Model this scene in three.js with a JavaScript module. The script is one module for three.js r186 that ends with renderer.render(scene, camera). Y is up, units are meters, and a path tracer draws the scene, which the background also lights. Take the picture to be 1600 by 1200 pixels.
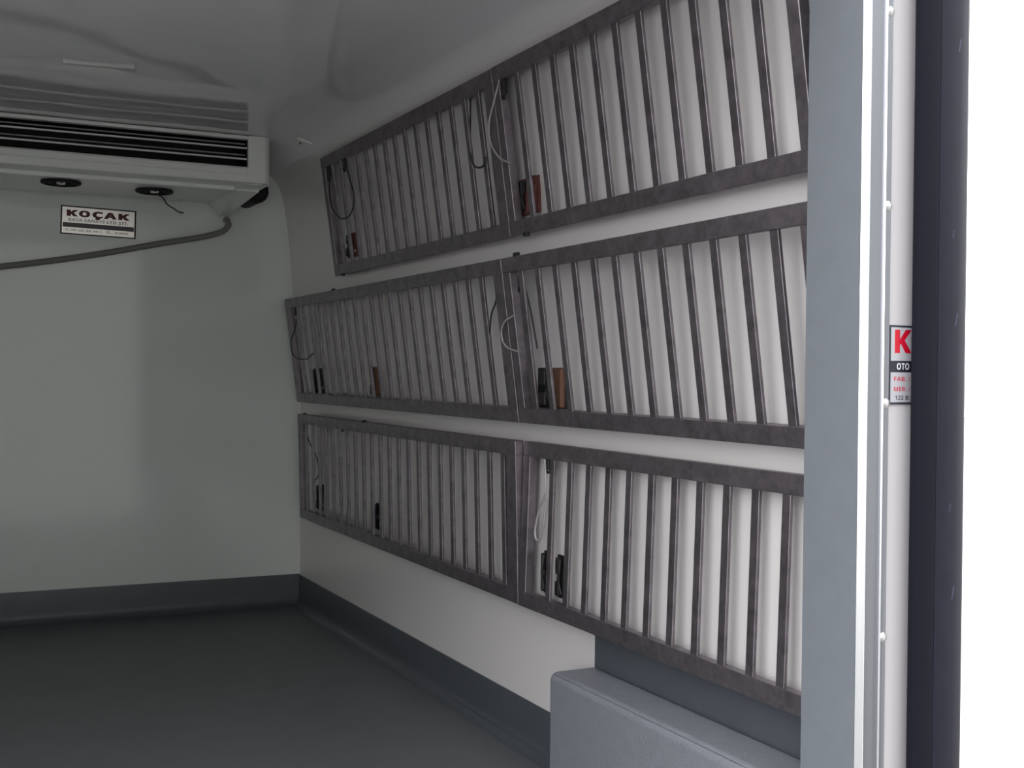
import * as THREE from 'three';
import { RoundedBoxGeometry } from 'three/addons/geometries/RoundedBoxGeometry.js';
import { ConvexGeometry } from 'three/addons/geometries/ConvexGeometry.js';
import { mergeGeometries, toCreasedNormals } from 'three/addons/utils/BufferGeometryUtils.js';
import { ImprovedNoise } from 'three/addons/math/ImprovedNoise.js';

// ---------------------------------------------------------------- camera, sky, sun, exposure
// metres; origin = front right bottom corner of the load space, x to the right, y up, z towards the rear doorway
const scene = new THREE.Scene();
const camera = new THREE.PerspectiveCamera(2 * Math.atan(600 / 1880) * 180 / Math.PI, 4 / 3, 0.05, 200);
{
  const yaw = 0.455, pitch = -0.0091, roll = 0.0101;
  const F = new THREE.Vector3(Math.sin(yaw) * Math.cos(pitch), Math.sin(pitch), -Math.cos(yaw) * Math.cos(pitch));
  const R = new THREE.Vector3(Math.cos(yaw), 0, Math.sin(yaw));
  const U = new THREE.Vector3().crossVectors(R, F);
  const R2 = R.clone().multiplyScalar(Math.cos(roll)).addScaledVector(U, Math.sin(roll));
  const U2 = U.clone().multiplyScalar(Math.cos(roll)).addScaledVector(R, -Math.sin(roll));
  camera.quaternion.setFromRotationMatrix(new THREE.Matrix4().makeBasis(R2, U2, F.clone().negate()));
  camera.position.set(-1.1605, 0.7984, 4.0098);
}
scene.add(camera);
scene.background = new THREE.Color().setRGB(3.4, 3.42, 3.48);      // even overcast sky
const sun = new THREE.DirectionalLight(0xfff6ea, 1.5);
sun.position.set(7, 9, -7); sun.target.position.set(0, 0, 2);
sun.castShadow = true; sun.shadow.radius = 6; sun.shadow.mapSize.set(2048, 2048);
Object.assign(sun.shadow.camera, { left: -14, right: 14, top: 14, bottom: -14, near: 0.5, far: 40 });
scene.add(sun, sun.target);
const renderer = new THREE.WebGLRenderer({ antialias: true });
renderer.toneMapping = THREE.LinearToneMapping;
renderer.toneMappingExposure = 1.36;
renderer.shadowMap.enabled = true;

// ---------------------------------------------------------------- helpers
const V = (x, y, z) => new THREE.Vector3(x, y, z);
let seedValue = 7;
const rnd = () => { seedValue = (seedValue * 16807) % 2147483647; return seedValue / 2147483647; };
const noise = new ImprovedNoise();
const fbm = (x, y, z, n = 4) => { let s = 0, a = 0.5, k = 1; for (let i = 0; i < n; i++) { s += a * noise.noise(x * k, y * k, z + i * 7.3); a *= 0.5; k *= 2.03; } return s; };
const rgb = (r, g, b) => new THREE.Color().setRGB(r, g, b);
const srgb = (x) => 255 * (x <= 0.0031308 ? 12.92 * x : 1.055 * Math.pow(x, 1 / 2.4) - 0.055);
// tiling colour texture; fn(u, v) returns linear rgb for u, v in 0..1
function colourTexture(size, fn, metres) {
  const d = new Uint8Array(size * size * 4);
  for (let j = 0; j < size; j++) for (let i = 0; i < size; i++) {
    const c = fn(i / size, j / size), o = (j * size + i) * 4;
    for (let k = 0; k < 3; k++) d[o + k] = Math.max(0, Math.min(255, srgb(Math.max(0, c[k]))));
    d[o + 3] = 255;
  }
  const t = new THREE.DataTexture(d, size, size);
  t.colorSpace = THREE.SRGBColorSpace; t.wrapS = t.wrapT = THREE.RepeatWrapping; t.magFilter = THREE.LinearFilter;
  t.repeat.set(1 / metres, 1 / metres); t.needsUpdate = true;
  return t;
}
function greyTexture(size, fn, metres) {
  const d = new Uint8Array(size * size * 4);
  for (let j = 0; j < size; j++) for (let i = 0; i < size; i++) {
    const c = Math.max(0, Math.min(255, 255 * fn(i / size, j / size))), o = (j * size + i) * 4;
    d[o] = d[o + 1] = d[o + 2] = c; d[o + 3] = 255;
  }
  const t = new THREE.DataTexture(d, size, size);
  t.wrapS = t.wrapT = THREE.RepeatWrapping; t.magFilter = THREE.LinearFilter; t.repeat.set(1 / metres, 1 / metres); t.needsUpdate = true;
  return t;
}
// uv in metres, projected along the dominant normal of each vertex
function metreUV(g, ox = 0, oy = 0) {
  const p = g.attributes.position, n = g.attributes.normal, uv = new Float32Array(p.count * 2);
  for (let i = 0; i < p.count; i++) {
    const ax = Math.abs(n.getX(i)), ay = Math.abs(n.getY(i)), az = Math.abs(n.getZ(i));
    let a, b;
    if (ax >= ay && ax >= az) { a = p.getZ(i); b = p.getY(i); } else if (az >= ay) { a = p.getX(i); b = p.getY(i); } else { a = p.getX(i); b = p.getZ(i); }
    uv[2 * i] = a + ox; uv[2 * i + 1] = b + oy;
  }
  g.setAttribute('uv', new THREE.BufferAttribute(uv, 2));
  return g;
}
const box = (x0, x1, y0, y1, z0, z1) => new THREE.BoxGeometry(x1 - x0, y1 - y0, z1 - z0).translate((x0 + x1) / 2, (y0 + y1) / 2, (z0 + z1) / 2);
const rbox = (x0, x1, y0, y1, z0, z1, r, s = 2) => new RoundedBoxGeometry(x1 - x0, y1 - y0, z1 - z0, s, r).translate((x0 + x1) / 2, (y0 + y1) / 2, (z0 + z1) / 2);
const join = (list) => mergeGeometries(list.map((g) => { const h = g.index ? g.toNonIndexed() : g; for (const k of Object.keys(h.attributes)) if (!['position', 'normal', 'uv'].includes(k)) h.deleteAttribute(k); return h; }));
function shapeOf(points) { const s = new THREE.Shape(); points.forEach(([a, b], i) => (i ? s.lineTo(a, b) : s.moveTo(a, b))); s.closePath(); return s; }
// closed outline in (x, y), swept along z
function sweepZ(points, z0, z1, crease = 0.6) { return toCreasedNormals(new THREE.ExtrudeGeometry(shapeOf(points), { depth: z1 - z0, bevelEnabled: false, steps: 1 }).translate(0, 0, z0), crease); }
// closed outline in (x, z), swept up along y
function sweepY(points, y0, y1, crease = 0.6) {
  const g = new THREE.ExtrudeGeometry(shapeOf(points.map(([x, z]) => [x, -z])), { depth: y1 - y0, bevelEnabled: false, steps: 1 });
  g.rotateX(-Math.PI / 2).translate(0, y0, 0); return toCreasedNormals(g, crease);
}
// closed outline in (z, y), swept along x
function sweepX(points, x0, x1, crease = 0.6) {
  const g = new THREE.ExtrudeGeometry(shapeOf(points.map(([z, y]) => [-z, y])), { depth: x1 - x0, bevelEnabled: false, steps: 1 });
  g.rotateY(Math.PI / 2).translate(x0, 0, 0); return toCreasedNormals(g, crease);
}
const tube = (pts, r, seg = 48, rad = 8) => new THREE.TubeGeometry(new THREE.CatmullRomCurve3(pts.map((q) => V(...q))), seg, r, rad, false);
const taken = new Map();
const numbered = (name) => { const n = taken.get(name) ?? 0; taken.set(name, n + 1); return n ? name + '_' + String(n).padStart(3, '0') : name; };
function mesh(name, g, m, parent = null) {
  if (!g.attributes.uv || !g.userData.ownUV) metreUV(g);
  const o = new THREE.Mesh(g, m); o.name = parent ? name : numbered(name); o.castShadow = o.receiveShadow = true;
  (parent ?? scene).add(o); return o;
}
function tag(o, label, category, group, kind) { o.userData.label = label; o.userData.category = category; if (group) o.userData.group = group; if (kind) o.userData.kind = kind; return o; }
const struct = (name, g, m, label, category) => tag(mesh(name, g, m), label, category, null, 'structure');
function thing(name, label, category, [x, y, z], group) {
  const o = new THREE.Group(); o.name = numbered(name); o.position.set(x, y, z); scene.add(o); return tag(o, label, category, group);
}
// part given in world coordinates, put under a thing that is only shifted
const part = (name, g, m, t) => mesh(name, g.translate(-t.position.x, -t.position.y, -t.position.z), m, t);

// ---------------------------------------------------------------- materials
const gel = (r, g, b, rough) => new THREE.MeshPhysicalMaterial({ color: rgb(r, g, b), roughness: rough, ior: 1.5 });
const gelcoat = gel(0.765, 0.738, 0.73, 0.13), gelFront = gel(0.745, 0.785, 0.745, 0.1), gelCeiling = gel(0.735, 0.725, 0.735, 0.035);
const greyMap = colourTexture(256, (u, v) => { const n = fbm(u * 9, v * 9, 1, 4) * 0.10 + (rnd() - 0.5) * 0.05; const k = 1 + n; return [0.078 * k, 0.088 * k, 0.101 * k]; }, 0.5);
const greyBump = greyTexture(256, () => 0.3 + 0.7 * rnd(), 0.4);
const greyCoat = new THREE.MeshStandardMaterial({ map: greyMap, roughness: 0.42, bumpMap: greyBump, bumpScale: 0.0005 });
const floorMap = colourTexture(256, (u, v) => { const k = 1 + fbm(u * 7, v * 7, 4, 4) * 0.12 + (rnd() - 0.5) * 0.06; return [0.122 * k, 0.13 * k, 0.14 * k]; }, 0.7);
const floorCoat = new THREE.MeshStandardMaterial({ map: floorMap, roughness: 0.5, bumpMap: greyBump, bumpScale: 0.0004 });
const postMap = colourTexture(256, (u, v) => { const k = 1 + fbm(u * 10, v * 10, 9, 4) * 0.08 + (rnd() - 0.5) * 0.05; return [0.175 * k, 0.19 * k, 0.212 * k]; }, 0.4);
const postCoat = new THREE.MeshStandardMaterial({ map: postMap, roughness: 0.4 });
const steelTone = (u, v, s) => { const a = fbm(u * 12, v * 12, s, 5), b = fbm(u * 40, v * 40, s + 3, 3); return 1 + 0.6 * a + 0.3 * b + (rnd() - 0.5) * 0.08; };
const steelMaps = [2, 17].map((s) => colourTexture(256, (u, v) => { const k = steelTone(u, v, s); return [0.268 * k, 0.24 * k, 0.262 * k]; }, 0.45));
const steel = steelMaps.map((m) => new THREE.MeshStandardMaterial({ map: m, roughness: 0.46, metalness: 0.9 }));
const barSteel = steelMaps.map((m) => new THREE.MeshStandardMaterial({ map: m, roughness: 0.4, metalness: 0.9 }));
const darkSteel = new THREE.MeshStandardMaterial({ color: rgb(0.03, 0.028, 0.03), roughness: 0.5, metalness: 0.4 });
const rustMap = colourTexture(128, (u, v) => { const k = 1 + 0.9 * fbm(u * 6, v * 6, 5, 4); return [0.16 * k, 0.055 * k, 0.045 * k]; }, 0.08);
const rusty = new THREE.MeshStandardMaterial({ map: rustMap, roughness: 0.8 });
const orangeWood = new THREE.MeshStandardMaterial({ color: rgb(0.18, 0.085, 0.055), roughness: 0.7 });
const zinc = new THREE.MeshStandardMaterial({ color: rgb(0.6, 0.6, 0.6), roughness: 0.35, metalness: 0.8 });
const paleCable = new THREE.MeshStandardMaterial({ color: rgb(0.42, 0.4, 0.4), roughness: 0.45, metalness: 0.3 });
const darkCable = new THREE.MeshStandardMaterial({ color: rgb(0.03, 0.03, 0.035), roughness: 0.6 });
const aluminium = new THREE.MeshStandardMaterial({ color: rgb(0.25, 0.258, 0.285), roughness: 0.4, metalness: 1 });
const highlightAluminium = new THREE.MeshStandardMaterial({ color: rgb(0.9, 0.91, 0.92), roughness: 0.22, metalness: 1 });  // lighter copy of the profile metal; the edge highlight is in the colour
const whitePaint = new THREE.MeshPhysicalMaterial({ color: rgb(0.40, 0.385, 0.4), roughness: 0.35 });
const plasticWhite = new THREE.MeshPhysicalMaterial({ color: rgb(0.86, 0.88, 0.83), roughness: 0.3 });
const black = new THREE.MeshStandardMaterial({ color: rgb(0.006, 0.006, 0.006), roughness: 0.7 });
const hoseGrey = new THREE.MeshStandardMaterial({ color: rgb(0.2, 0.2, 0.18), roughness: 0.55 });
const scratches = Array.from({ length: 7 }, () => [rnd(), rnd(), 0.01 + 0.04 * rnd(), 2 + 5 * rnd()]);
const navyMap = colourTexture(512, (u, v) => {
  let k = 1 + 0.25 * fbm(u * 14, v * 14, 3, 4) + (rnd() - 0.5) * 0.2;
  for (const [a, b, l, q] of scratches) { const dv = v - b; if (dv > 0 && dv < l && Math.abs(u - a - dv * 0.2) < 0.0025) k += q; }
  return [0.0095 * k, 0.0095 * k, 0.019 * k];
}, 0.35);
const navy = new THREE.MeshPhysicalMaterial({ map: navyMap, roughness: 0.6, specularIntensity: 0.35 });
const rubber = new THREE.MeshPhysicalMaterial({ color: rgb(0.006, 0.006, 0.0115), roughness: 0.75, specularIntensity: 0.25 });
const concrete = new THREE.MeshStandardMaterial({ map: colourTexture(256, (u, v) => { const k = 1 + 0.2 * fbm(u * 8, v * 8, 8, 5); return [0.4 * k, 0.39 * k, 0.37 * k]; }, 3), roughness: 0.9 });

// ---------------------------------------------------------------- setting
const W = 1.6, L = 2.85, H = 1.5;                                   // width, length, height of the load space
const darkened = new THREE.MeshStandardMaterial({ map: colourTexture(256, (u, v) => { const k = 1 + 0.3 * fbm(u * 12, v * 12, 6, 4) + (rnd() - 0.5) * 0.3; return [0.13 * k, 0.13 * k, 0.13 * k]; }, 1.5), roughness: 0.92 });
struct('ground', box(-30, 1.2, -0.85, -0.75, -30, 30), darkened, 'grey asphalt yard under and behind the van, set dark to cut ceiling bounce', 'ground');  // unseen ground, dark tone added to hold back light bounced onto the ceiling
struct('pavement', box(1.2, 40, -0.85, -0.73, -30, 30), concrete, 'pale concrete pavement beyond the dark pillar', 'ground');
struct('floor', box(-W - 0.06, 0.06, -0.06, 0, -0.06, L), floorCoat, 'dark grey coated load floor of the van', 'floor');
struct('wall_front', box(-W - 0.06, 0.06, 0, H + 0.06, -0.06, 0), gelFront, 'glossy white bulkhead wall behind the evaporator', 'wall');
// side wall: upright below, leaning in above and coved into the ceiling
const curve = new THREE.CatmullRomCurve3([[0, 0], [0, 0.35], [0, 0.62], [-0.012, 0.85], [-0.031, 1.046], [-0.044, 1.2], [-0.062, 1.34], [-0.083, 1.415], [-0.112, 1.454], [-0.15, 1.479], [-0.2, 1.494], [-0.25, 1.4995], [-0.3, 1.5]].map(([x, y]) => V(x, y, 0)));
const inner = curve.getPoints(60).map((q) => [q.x, q.y]);
const seam = inner.findIndex(([, y]) => y > 1.452);
const wallOutline = [...inner.slice(0, seam + 1), [0.06, inner[seam][1]], [0.06, 0]];
const coveOutline = [...inner.slice(seam), [-0.3, H + 0.06], [0.06, H + 0.06], [0.06, inner[seam][1]]];
struct('wall_right', sweepZ(wallOutline, 0, L - 0.05), gelcoat, 'glossy white side wall behind the steel racks', 'wall');
struct('wall_left', sweepZ(wallOutline.map(([x, y]) => [-W - x, y]).reverse(), 0, L - 0.05), gelcoat, 'glossy white side wall opposite the steel racks', 'wall');
{ // ceiling: a slightly wavy glossy laminate under a flat roof slab
  const x0 = -W + 0.3, x1 = -0.3, nx = 80, nz = 160;
  const g = new THREE.PlaneGeometry(x1 - x0, L - 0.05, nx, nz).rotateX(Math.PI / 2).translate((x0 + x1) / 2, H, (L - 0.05) / 2);
  const p = g.attributes.position;
  for (let i = 0; i < p.count; i++) {
    const x = p.getX(i), z = p.getZ(i), e = Math.min(1, (x - x0) / 0.15, (x1 - x) / 0.15);
    p.setY(i, H + e * (0.0011 * noise.noise(x * 2.3, z * 3.1, 2) + 0.0004 * noise.noise(x * 6, z * 8, 5)) + 0.0002);
  }
  g.computeVertexNormals();
  struct('ceiling', join([g, box(x0, x1, H + 0.004, H + 0.06, 0, L - 0.05), sweepZ(coveOutline, 0, L - 0.05), sweepZ(coveOutline.map(([x, y]) => [-W - x, y]).reverse(), 0, L - 0.05)]), gelCeiling, 'glossy white ceiling panel over the load space', 'ceiling');
}
// unseen building added to dim the rear sky, mirrored faintly in the glossy bulkhead
{
  const t = thing('unseen_building', 'unseen building added across the yard to dim the sky facing the open van', 'building', [5, -0.75, 9.2]);
  t.userData.kind = 'structure';
  const render = new THREE.MeshStandardMaterial({ map: colourTexture(128, (u, v) => { const k = 1 + 0.15 * fbm(u * 8, v * 8, 21, 4); return [0.36 * k, 0.37 * k, 0.36 * k]; }, 2), roughness: 0.9 });
  part('wall', box(-4, 14, -0.75, 4.4, 9, 15), render, t);
  part('roof', box(-4.3, 14.3, 4.4, 4.6, 8.6, 15.3), darkSteel, t);
}
// rear frame round the doorway
struct('wall_rear', join([box(-W + 0.1, -0.1, H - 0.03, H + 0.06, L - 0.12, L), box(-W - 0.06, -W + 0.1, 0, H + 0.06, L - 0.115, L)]), postCoat, 'grey header and far post of the rear doorway', 'wall');
struct('trim_1', join([box(-0.1, 0, 0, H + 0.06, L - 0.115, L - 0.0095)]), postCoat, 'blue grey doorway post beside the steel racks', 'post');
struct('trim_2', sweepY([[-0.064, 2.843], [-0.064, 2.8525], [-0.0745, 2.8525], [-0.0765, 2.8505], [-0.082, 2.8488], [-0.0875, 2.8482], [-0.0925, 2.8468], [-0.0925, 2.843]], 0, H, 0.9), aluminium, 'dull aluminium edge profile along the doorway post', 'profile');
const flange = struct('trim_3', box(-0.064, 0.055, -0.02, H + 0.06, L - 0.06, L + 0.0005), whitePaint, 'white rear flange between aluminium profile and dark pillar', 'flange');
const screwGeo = join([new THREE.SphereGeometry(0.0055, 12, 6, 0, Math.PI * 2, 0, Math.PI / 2).scale(1, 0.6, 1).rotateX(Math.PI / 2), new THREE.TorusGeometry(0.0052, 0.0012, 6, 14)]);
const profile = scene.getObjectByName('trim_2');
mesh('corner_bead', sweepY([[-0.1, 2.8405], [-0.1008, 2.8385], [-0.1012, 2.8395], [-0.0982, 2.8422], [-0.0978, 2.8430], [-0.0948, 2.8462], [-0.0942, 2.8465], [-0.0925, 2.8462], [-0.0925, 2.8405]], 0, H, 0.5), highlightAluminium, profile).userData.label = 'corner bead in brighter metal with its sky highlight in the colour';
for (const y of [1.259, 1.014, 0.765, 0.469, 0.2]) { const s = mesh('screw', screwGeo.clone(), zinc, profile); s.position.set(-0.069, y, 2.8527); }
struct('trim_4', sweepY([[-0.02, 2.851], [-0.03, 2.856], [-0.035, 2.862], [-0.034, 2.867], [-0.03, 2.8705], [-0.008, 2.8755], [-0.004, 2.874], [-0.004, 2.851]], -0.3, H + 0.08, 0.7), rubber, 'dark rubber door seal standing on the van pillar', 'seal');
const pillar = struct('trim_5', sweepY([[-0.004, 2.851], [-0.004, 2.8745], [0.0, 2.8755], [0.03, 2.8745], [0.046, 2.8705], [0.053, 2.866], [0.0565, 2.859], [0.058, 2.851], [0.0625, 2.82], [0.07, 2.6], [0.07, -0.06], [0.062, -0.06], [0.062, 2.851]], -0.3, H + 0.08, 0.7), navy, 'dark navy rear corner pillar of the van body', 'pillar');
mesh('ridge', sweepY([[-0.0745, 2.8522], [-0.0745, 2.8546], [-0.0752, 2.8552], [-0.0768, 2.8538], [-0.0766, 2.8505]], 0, H, 0.4), highlightAluminium, profile);
// floor coating turned up against the walls
const up = [[0, 0], [-0.034, 0], [-0.022, 0.0035], [-0.012, 0.010], [-0.006, 0.020], [-0.0045, 0.034], [-0.004, 0.096], [-0.0025, 0.1015], [0, 0.102]];
struct('baseboard_right', sweepZ(up, 0, L - 0.12), greyCoat, 'grey coated skirting along the racked side wall', 'skirting');
struct('baseboard_left', sweepZ(up.map(([x, y]) => [-W - x, y]).reverse(), 0, L - 0.12), greyCoat, 'grey coated skirting along the side wall opposite the racks', 'skirting');
struct('baseboard_front', sweepX(up.map(([x, y]) => [-x, y * 1.03]), -W, 0), greyCoat, 'grey coated skirting along the bulkhead wall', 'skirting');

// ---------------------------------------------------------------- wheel arch cover
{
  const t = thing('wheel_arch_cover', 'blue grey boxed wheel arch cover under the lower rack by the doorway', 'wheel arch', [-0.05, 0, 2.37]);
  const archMap = colourTexture(256, (u, v) => { const k = 1 + fbm(u * 10, v * 10, 13, 4) * 0.1 + (rnd() - 0.5) * 0.1; return [0.205 * k, 0.219 * k, 0.245 * k]; }, 0.3);
  const archCoat = new THREE.MeshStandardMaterial({ map: archMap, roughness: 0.5, bumpMap: greyBump, bumpScale: 0.001 });
  part('cover', rbox(-0.104, 0, 0, 0.24, 2.015, 2.734, 0.016, 4), archCoat, t);
  part('wall_flange', rbox(-0.004, 0, 0.2, 0.316, 2.017, 2.735, 0.0015, 1), greyCoat, t);  // darker than the cover: the shade under the rack is in this colour
}

// ---------------------------------------------------------------- folding steel racks
const GROUP = 'folding steel racks on the side wall';
const railH = 0.031, deep = 0.02;
function rack(label, x, y, lean, height, z0, z1, leftPost, rightPost, firstBar, pitch, count, variant) {
  const t = thing('slatted_rack', label, 'rack', [x, y, z0], GROUP);
  t.rotation.z = lean;                                              // top leans into the load space
  const len = z1 - z0, m = steel[variant];
  const P = (name, g, mat) => { metreUV(g, rnd(), rnd()); g.userData.ownUV = true; return mesh(name, g, mat, t); };
  const r = 0.0018;
  P('bottom_rail', rbox(0, deep, 0, railH, 0, len, r, 1), m);
  P('top_rail', rbox(0, deep, height - railH, height, 0, len, r, 1), m);
  P('end_post', rbox(0.0006, deep - 0.0006, railH - 0.001, height - railH + 0.001, 0.0005, leftPost, r, 1), m);
  P('end_post', rbox(0.0006, deep - 0.0006, railH - 0.001, height - railH + 0.001, len - rightPost, len - 0.0005, r, 1), m);
  const variants = [0, 1, 2].map(() => { const g = rbox(-0.003, 0.003, railH - 0.002, height - railH + 0.002, -0.0095, 0.0095, 0.0012, 1); metreUV(g, rnd(), rnd()); g.userData.ownUV = true; return g; });
  for (let k = 0; k < count; k++) {
    const b = mesh('bar', variants[k % 3], barSteel[(k + variant) % 2], t);
    b.position.set(0.007, 0, firstBar + pitch * k - z0);
  }
  t.updateMatrixWorld(true);
  return t;
}
const racks = {
  r1L: rack('short leaning steel rack in the top row, nearest the evaporator', -0.066, 1.080, 0.143, 0.348, 0.57, 1.757, 0.03, 0.045, 0.655, 0.0725, 15, 0),
  r1R: rack('leaning steel rack in the top row, cut by the doorway post', -0.068, 1.080, 0.143, 0.348, 1.761, 2.712, 0.03, 0.027, 1.862, 0.0755, 11, 1),
  r2L: rack('long leaning steel rack in the middle row, nearest the bulkhead', -0.042, 0.695, 0.137, 0.343, 0.095, 1.757, 0.035, 0.045, 0.133, 0.0718, 22, 1),
  r2R: rack('leaning steel rack in the middle row, ending at the doorway post', -0.042, 0.695, 0.137, 0.343, 1.761, 2.73, 0.03, 0.03, 1.833, 0.0733, 12, 0),
  r3L: rack('long upright steel rack in the bottom row, nearest the bulkhead', -0.040, 0.314, 0.030, 0.343, 0.13, 1.757, 0.035, 0.045, 0.205, 0.0705, 22, 0),
  r3R: rack('upright steel rack in the bottom row, above the wheel arch cover', -0.042, 0.314, -0.03, 0.343, 1.761, 2.73, 0.03, 0.03, 1.883, 0.0728, 11, 1),
};
// steel cables, hooks and pins that belong to the racks (points in world coordinates)
const localPart = (t, name, g, m) => { g.applyMatrix4(t.matrixWorld.clone().invert()); return mesh(name, g, m, t); };
const cable = (t, pts, m, r = 0.0018) => localPart(t, 'support_cable', tube(pts, r, 40, 6), m);
cable(racks.r1L, [[-0.100, 1.409, 0.615], [-0.100, 1.343, 0.618], [-0.100, 1.288, 0.630], [-0.100, 1.250, 0.681], [-0.100, 1.229, 0.742], [-0.100, 1.235, 0.815], [-0.100, 1.270, 0.847], [-0.100, 1.336, 0.801], [-0.100, 1.385, 0.755]], darkCable, 0.0022);
cable(racks.r1L, [[-0.090, 1.40, 1.60], [-0.090, 1.269, 1.607], [-0.090, 1.250, 1.621], [-0.090, 1.239, 1.648], [-0.090, 1.242, 1.678], [-0.090, 1.257, 1.684]], darkCable, 0.0022);
cable(racks.r1R, [[-0.110, 1.403, 1.795], [-0.112, 1.356, 1.770], [-0.114, 1.312, 1.750], [-0.113, 1.270, 1.759], [-0.105, 1.236, 1.788], [-0.098, 1.221, 1.827]], paleCable, 0.0022);
cable(racks.r2L, [[-0.075, 1.0, 0.205], [-0.075, 0.943, 0.188], [-0.08, 0.892, 0.150], [-0.078, 0.849, 0.176], [-0.066, 0.836, 0.272], [-0.066, 0.854, 0.356]], darkCable, 0.002);
cable(racks.r2L, [[-0.07, 0.985, 1.705], [-0.070, 0.951, 1.70], [-0.070, 0.925, 1.678], [-0.064, 0.885, 1.656]], darkCable, 0.0022);
cable(racks.r2R, [[-0.071, 0.918, 1.792], [-0.078, 0.902, 1.755], [-0.077, 0.880, 1.742], [-0.072, 0.855, 1.752], [-0.06, 0.842, 1.79]], paleCable, 0.0022);
cable(racks.r2R, [[-0.068, 1.0, 1.818], [-0.060, 0.919, 1.845], [-0.058, 0.880, 1.857], [-0.052, 0.848, 1.858]], darkCable, 0.0022);
cable(racks.r3R, [[-0.030, 0.625, 1.854], [-0.030, 0.557, 1.858], [-0.034, 0.516, 1.836], [-0.036, 0.469, 1.826], [-0.035, 0.456, 1.835], [-0.032, 0.485, 1.852], [-0.030, 0.545, 1.862]], paleCable, 0.0026);
cable(racks.r3L, [[-0.040, 0.625, 0.190], [-0.034, 0.569, 0.213], [-0.030, 0.522, 0.285], [-0.030, 0.473, 0.307], [-0.030, 0.445, 0.266]], darkCable, 0.002);
const hookShape = (x, y, z, h = 0.04) => join([rbox(x - 0.004, x + 0.006, y - h, y, z - 0.007, z + 0.007, 0.003, 2), new THREE.TorusGeometry(0.007, 0.0025, 6, 14).rotateY(Math.PI / 2).translate(x, y - h, z)]);
for (const [id, x, y, z, h] of [['r1L', -0.102, 1.395, 0.62, 0.035], ['r1L', -0.102, 1.395, 0.765, 0.03], ['r1R', -0.106, 1.397, 1.803, 0.036], ['r2L', -0.079, 1.006, 0.2, 0.02], ['r2R', -0.07, 1.0, 1.815, 0.03], ['r3R', -0.024, 0.626, 1.857, 0.022], ['r3L', -0.04, 0.625, 0.185, 0.02]])
  localPart(racks[id], 'cable_hook', hookShape(x, y, z, h), darkSteel);
const pin = (id, x, y, z, s = 0.009) => localPart(racks[id], 'hinge_pin', rbox(x - s / 2, x + s / 2, y - s / 2, y + s / 2, z - s, z + s, s / 4, 2), darkSteel);
pin('r3L', -0.046, 0.657, 0.79); pin('r2R', -0.085, 1.038, 1.825); pin('r2L', -0.086, 1.036, 0.62, 0.008); pin('r3L', -0.046, 0.658, 0.2, 0.008); pin('r1L', -0.07, 1.079, 0.66, 0.008); pin('r1R', -0.07, 1.079, 1.84, 0.009);
localPart(racks.r3L, 'weld', rbox(-0.0525, -0.047, 0.62, 0.627, 0.6, 0.612, 0.002, 1), darkSteel);

// ---------------------------------------------------------------- folding brackets on the wall behind the racks
const wallX = (y) => { for (let i = 1; i < inner.length; i++) if (inner[i][1] >= y) { const a = inner[i - 1], b = inner[i], k = (y - a[1]) / (b[1] - a[1]); return a[0] + k * (b[0] - a[0]); } return 0; };
function bracket(label, y0, y1, z0, z1, padMaterial, padSide) {
  const x = Math.min(wallX(y0), wallX(y1)), w = z1 - z0, h = y1 - y0;
  const t = thing('folding_bracket', label, 'bracket', [x, y0, (z0 + z1) / 2], 'folding brackets behind the racks');
  const put = (name, g, m) => mesh(name, g, m, t);
  put('wall_plate', rbox(-0.003, 0.004, 0, h, -w / 2, w / 2, 0.001, 1), padMaterial === rusty ? rusty : darkSteel);
  put('latch', join([rbox(-0.013, -0.002, h * 0.55, h * 0.95, -w * 0.36, -w * 0.12, 0.004, 2), rbox(-0.013, -0.002, h * 0.05, h * 0.4, -w * 0.4, -w * 0.1, 0.004, 2)]), darkSteel);
  put('lever', tube([[-0.009, h * 0.9, -w * 0.02], [-0.013, h * 0.68, w * 0.06], [-0.012, h * 0.4, -w * 0.04], [-0.009, h * 0.12, w * 0.08]], 0.0035, 20, 8), darkSteel);
  put('screw', new THREE.SphereGeometry(0.004, 10, 8).translate(-0.004, h * 0.6, -w * 0.44), zinc);
  put('screw', new THREE.SphereGeometry(0.004, 10, 8).translate(-0.004, h * 0.22, w * 0.42), zinc);
  if (padSide) put('pad', rbox(-0.014, -0.003, h * 0.02, h * 0.98, w * 0.16, w * 0.5, 0.003, 2), padMaterial);
  return t;
}
bracket('dark bracket with a red pad at the start of the doorway-side top rack', 1.125, 1.2, 1.745, 1.845, rusty, true);
bracket('dark bracket with an orange brown pad at the start of the doorway-side middle rack', 0.728, 0.81, 1.785, 1.905, orangeWood, true);
bracket('dark latch bracket at the start of the doorway-side bottom rack', 0.345, 0.432, 1.862, 1.91, darkSteel, false);
bracket('small rusty bracket behind the lower corner of the short top rack', 1.13, 1.2, 0.63, 0.71, rusty, false);
bracket('small dark bracket behind the bulkhead end of the middle rack', 0.728, 0.808, 0.18, 0.3, darkSteel, false);
bracket('narrow orange brown bracket partway along the bulkhead-side middle rack', 0.73, 0.812, 0.755, 0.825, orangeWood, true);
bracket('narrow dark bracket behind the bulkhead end of the bottom rack', 0.348, 0.432, 0.215, 0.265, darkSteel, false);
bracket('narrow dark bracket partway along the bulkhead-side bottom rack', 0.352, 0.426, 0.77, 0.815, darkSteel, false);
bracket('slim dark latch beside the cable of the doorway-side bottom rack', 0.344, 0.432, 1.803, 1.826, darkSteel, false);

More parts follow.
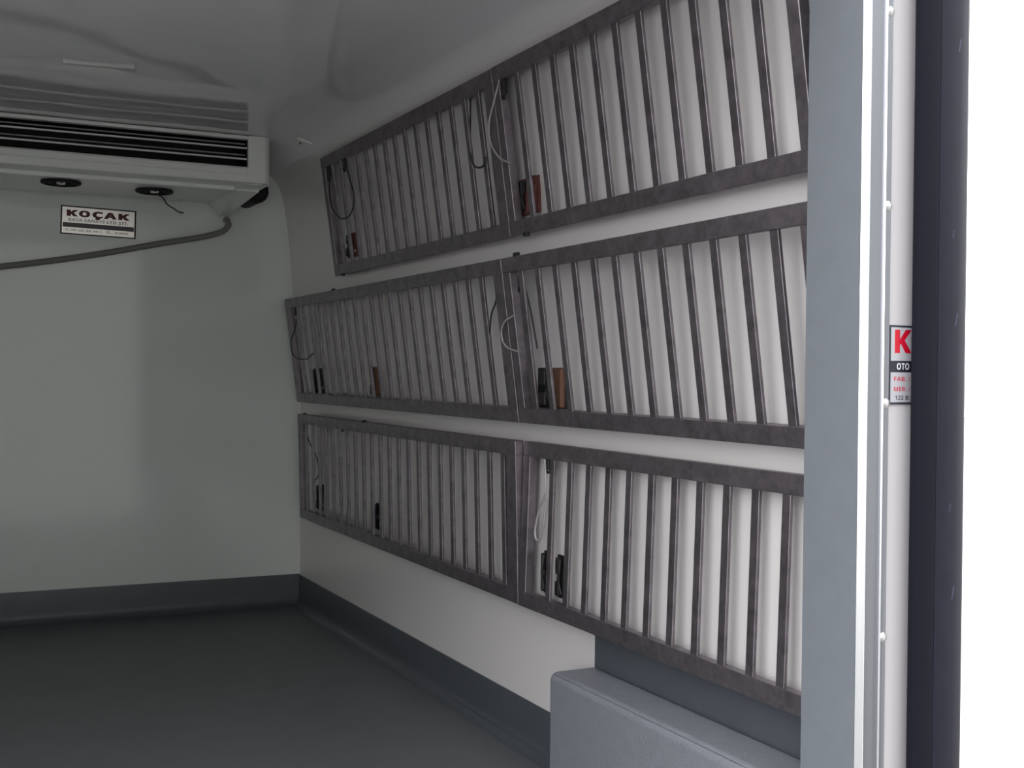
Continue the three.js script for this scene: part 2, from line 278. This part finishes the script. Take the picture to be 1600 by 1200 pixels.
// ---------------------------------------------------------------- evaporator under the ceiling
{
  const xr = -0.222, xl = -W - xr, op = 0.071, yb = 1.357, yt = 1.4985, zf = 0.43;
  const t = thing('evaporator_unit', 'white slim cooling evaporator with black louvred outlet under the ceiling', 'evaporator', [-W / 2, yb, 0.2]);
  part('casing', join([
    box(xl + 0.02, xr - 0.02, yb + 0.001, yb + 0.007, 0.012, 0.4),
    box(xl + 0.02, xr - 0.02, yt - 0.006, yt, 0.012, 0.42),
    sweepX([[0.395, yb], [0.432, yb + 0.002], [0.4345, yb + 0.006], [0.4335, yb + 0.024], [0.429, yb + 0.0265], [0.4285, yb + 0.0285], [0.4315, yb + 0.031], [0.4295, yb + 0.044], [0.424, yb + 0.049], [0.395, yb + 0.05]], xl + op, xr - op, 0.5),
  ].map((g) => (g.index ? g.toNonIndexed() : g))), plasticWhite, t);
  const cap = (s) => {
    const c = (x, z) => [s > 0 ? xr - x : xl + x, z], pts = [];
    for (let k = 0; k <= 10; k++) { const a = Math.PI / 2 * k / 10; pts.push(c(0.03 - 0.03 * Math.cos(a), 0.4 + 0.03 * Math.sin(a))); }
    pts.push(c(op, 0.431), c(op, 0.4), c(0.02, 0.39), c(0.02, 0.01), c(0, 0.01));
    if (s < 0) pts.reverse();
    return sweepY(pts, yb + 0.003, yt, 0.5);
  };
  part('end_cap', cap(1), plasticWhite, t);
  part('end_cap', cap(-1), plasticWhite, t);
  part('outlet_interior', join([box(xl + op, xr - op, yb + 0.007, yt - 0.006, 0.27, 0.28), box(xl + op, xr - op, yb + 0.049, yb + 0.0515, 0.28, 0.415), box(xl + op, xr - op, yt - 0.0085, yt - 0.006, 0.28, 0.415), box(xr - op, xr - op + 0.003, yb + 0.05, yt - 0.006, 0.28, 0.415), box(xl + op - 0.003, xl + op, yb + 0.05, yt - 0.006, 0.28, 0.415)]), black, t);
  const y0 = yb + 0.0515, oh = yt - 0.012 - y0;
  part('top_lip', rbox(xl + op, xr - op, yt - 0.011, yt, 0.405, 0.43, 0.003, 2), plasticWhite, t);
  const blade = (fy, z, d, th, name, m) => part(name, rbox(xl + op + 0.002, xr - op - 0.002, y0 + oh * fy - th / 2, y0 + oh * fy + th / 2, z - d, z, 0.0012, 1), m, t);
  const louverMetal = new THREE.MeshStandardMaterial({ color: rgb(0.8, 0.81, 0.78), roughness: 0.35 });
  const louverShaded = new THREE.MeshStandardMaterial({ color: rgb(0.3, 0.31, 0.3), roughness: 0.4 });  // darker copy for the set-back blades, shade inside the outlet put into colour
  blade(0.69, 0.424, 0.01, 0.0048, 'louver', louverMetal); blade(0.27, 0.424, 0.01, 0.0048, 'louver', louverMetal);
  blade(0.88, 0.405, 0.01, 0.004, 'louver', louverShaded); blade(0.46, 0.405, 0.01, 0.004, 'louver', louverShaded);
  part('drip_tray', join([rbox(xl + 0.06, xr - 0.09, yb - 0.012, yb + 0.004, 0.03, 0.345, 0.005, 2), rbox(xl + 0.2, xl + 0.42, yb - 0.016, yb, 0.06, 0.3, 0.004, 2)]), plasticWhite, t);
  for (const [x, z] of [[-0.803, 0.272], [-0.532, 0.235], [-1.08, 0.29]]) {
    const bars = []; for (let k = 0; k < 2; k++) bars.push(box(-0.05, 0.05, -0.0025, 0.0015, -0.003, 0.003).rotateY(k * Math.PI / 2));
    const guard = part('fan_guard', join([new THREE.TorusGeometry(0.051, 0.0055, 8, 36).rotateX(Math.PI / 2), new THREE.TorusGeometry(0.033, 0.003, 6, 30).rotateX(Math.PI / 2), ...bars]).translate(x, yb - 0.0165, z), black, t);
    mesh('hub', new THREE.CylinderGeometry(0.014, 0.012, 0.008, 20).translate(x - t.position.x, yb - 0.017 - t.position.y, z - t.position.z), plasticWhite, guard);
  }
  part('motor_wire', tube([[-0.52, 1.338, 0.2], [-0.497, 1.333, 0.17], [-0.475, 1.318, 0.13], [-0.45, 1.31, 0.1], [-0.425, 1.305, 0.06], [-0.405, 1.309, 0.02]], 0.0022, 40, 6), black, t);
  part('drain_spout', new ConvexGeometry([[-0.225, 1.36, 0.3], [-0.3, 1.36, 0.3], [-0.3, 1.352, 0.3], [-0.228, 1.352, 0.3], [-0.215, 1.36, 0.05], [-0.33, 1.36, 0.03], [-0.29, 1.307, 0.045], [-0.264, 1.307, 0.045], [-0.29, 1.307, 0.02], [-0.264, 1.307, 0.02], [-0.24, 1.34, 0.2]].map((q) => V(...q))), plasticWhite, t);
  part('screw', new THREE.SphereGeometry(0.004, 10, 8).translate(-0.42, yb - 0.012, 0.06), zinc, t);
  part('insulated_pipe', join([new THREE.CylinderGeometry(0.038, 0.038, 0.15, 28).rotateX(Math.PI / 2).translate(-0.197, 1.378, 0.076), new THREE.TorusGeometry(0.034, 0.006, 8, 28).translate(-0.197, 1.378, 0.149)]), black, t);
}
tag(mesh('drain_hose', tube([[-0.272, 1.297, 0.028], [-0.258, 1.286, 0.026], [-0.268, 1.262, 0.024], [-0.316, 1.241, 0.02], [-0.479, 1.204, 0.016], [-0.675, 1.159, 0.016], [-0.844, 1.126, 0.016], [-1.0, 1.1, 0.016], [-1.3, 1.05, 0.016], [-1.585, 1.0, 0.016]], 0.0095, 120, 12), hoseGrey), 'grey drain hose drooping along the bulkhead below the name plate', 'hose');
{
  const t = thing('ceiling_clip', 'tiny white clip on the ceiling edge between evaporator and top rack', 'clip', [-0.155, 1.4795, 0.55]);
  mesh('clip', rbox(-0.024, 0.024, -0.007, 0, -0.006, 0.006, 0.002, 2).rotateZ(-0.3), plasticWhite, t);
  mesh('screw', new THREE.SphereGeometry(0.003, 8, 6).translate(-0.005, -0.006, -0.03), darkSteel, t);
}

// ---------------------------------------------------------------- name plates
function print(w, h, px, draw) {
  const c = document.createElement('canvas'); c.width = px; c.height = Math.round(px * h / w);
  const g = c.getContext('2d'); draw(g, c.width, c.height);
  const tx = new THREE.CanvasTexture(c); tx.colorSpace = THREE.SRGBColorSpace; return tx;
}
function wide(g, text, x, y, size, width, heavy = 0, font = 'sans-serif', weight = 'bold') {
  g.save(); g.font = `${weight} ${size}px ${font}`; const m = g.measureText(text).width; g.translate(x, y); g.scale(width / m, 1); g.fillText(text, 0, 0); if (heavy) { g.strokeStyle = g.fillStyle; g.lineWidth = heavy; g.strokeText(text, 0, 0); } g.restore();
}
function plate(name, label, w, h, px, draw, position, tilt, metal) {
  const t = thing(name, label, 'sign', position); t.rotation.z = tilt;
  mesh('backing', rbox(-w / 2, w / 2, 0, h, 0, 0.0012, 0.0004, 1), black, t);
  const g = new THREE.PlaneGeometry(w * 0.998, h * 0.996).translate(0, h / 2, 0.0016); g.userData.ownUV = true;
  mesh('print', g, new THREE.MeshStandardMaterial({ map: print(w, h, px, draw), roughness: 0.3, metalness: metal }), t);
  return t;
}
plate('name_plate', 'white maker plate with dark lettering on the bulkhead', 0.228, 0.09, 1024, (g, w, h) => {
  g.fillStyle = '#1c1416'; g.fillRect(0, 0, w, h);
  g.fillStyle = '#f4efe8'; g.fillRect(w * 0.018, h * 0.045, w * 0.962, h * 0.915);
  g.fillStyle = '#3a0d12'; g.textBaseline = 'alphabetic';
  let x = w * 0.065; for (const [ch, k] of [['K', 0.145], ['O', 0.155], ['Ç', 0.145], ['A', 0.15], ['K', 0.15]]) { wide(g, ch, x, h * 0.355, h * 0.28, w * k, 9); x += w * (k + 0.022); }
  g.fillStyle = '#77716f'; wide(g, 'KASA SANAYİ LTD.ŞTİ.', w * 0.095, h * 0.535, h * 0.14, w * 0.8);
  g.fillStyle = '#3c3638'; g.fillRect(w * 0.028, h * 0.59, w * 0.945, h * 0.16);
  g.fillStyle = '#7c7572'; wide(g, 'YZ. ORG. SAN. BUL. NO: 2 -', w * 0.06, h * 0.88, h * 0.1, w * 0.5); wide(g, 'Tİ... KONYA', w * 0.6, h * 0.885, h * 0.11, w * 0.3);
}, [-0.6645, 1.2185, 0.0004], -0.02, 0.55);
plate('type_plate', 'silver type plate with a red letter K on the doorway flange', 0.044, 0.1005, 512, (g, w, h) => {
  g.fillStyle = '#2a2c3a'; g.fillRect(0, 0, w, h);
  g.fillStyle = '#a5a4aa'; g.fillRect(w * 0.05, h * 0.025, w, h * 0.95);
  g.fillStyle = '#b80f2a'; wide(g, 'K', w * 0.11, h * 0.345, h * 0.4, w * 0.7, 14);
  g.fillStyle = '#23242f'; g.fillRect(0, h * 0.45, w, h * 0.145);
  g.fillStyle = '#d9d9de'; wide(g, 'OTO', w * 0.27, h * 0.56, h * 0.115, w * 0.5);
  g.fillStyle = '#b5203a'; wide(g, 'FAB. :', w * 0.16, h * 0.705, h * 0.075, w * 0.64); wide(g, 'MER. :', w * 0.16, h * 0.835, h * 0.075, w * 0.64);
  g.fillStyle = '#33343f'; wide(g, '122 B:', w * 0.22, h * 0.945, h * 0.075, w * 0.58);
}, [-0.0412, 0.7635, 2.8508], 0, 0.2);

renderer.render(scene, camera);
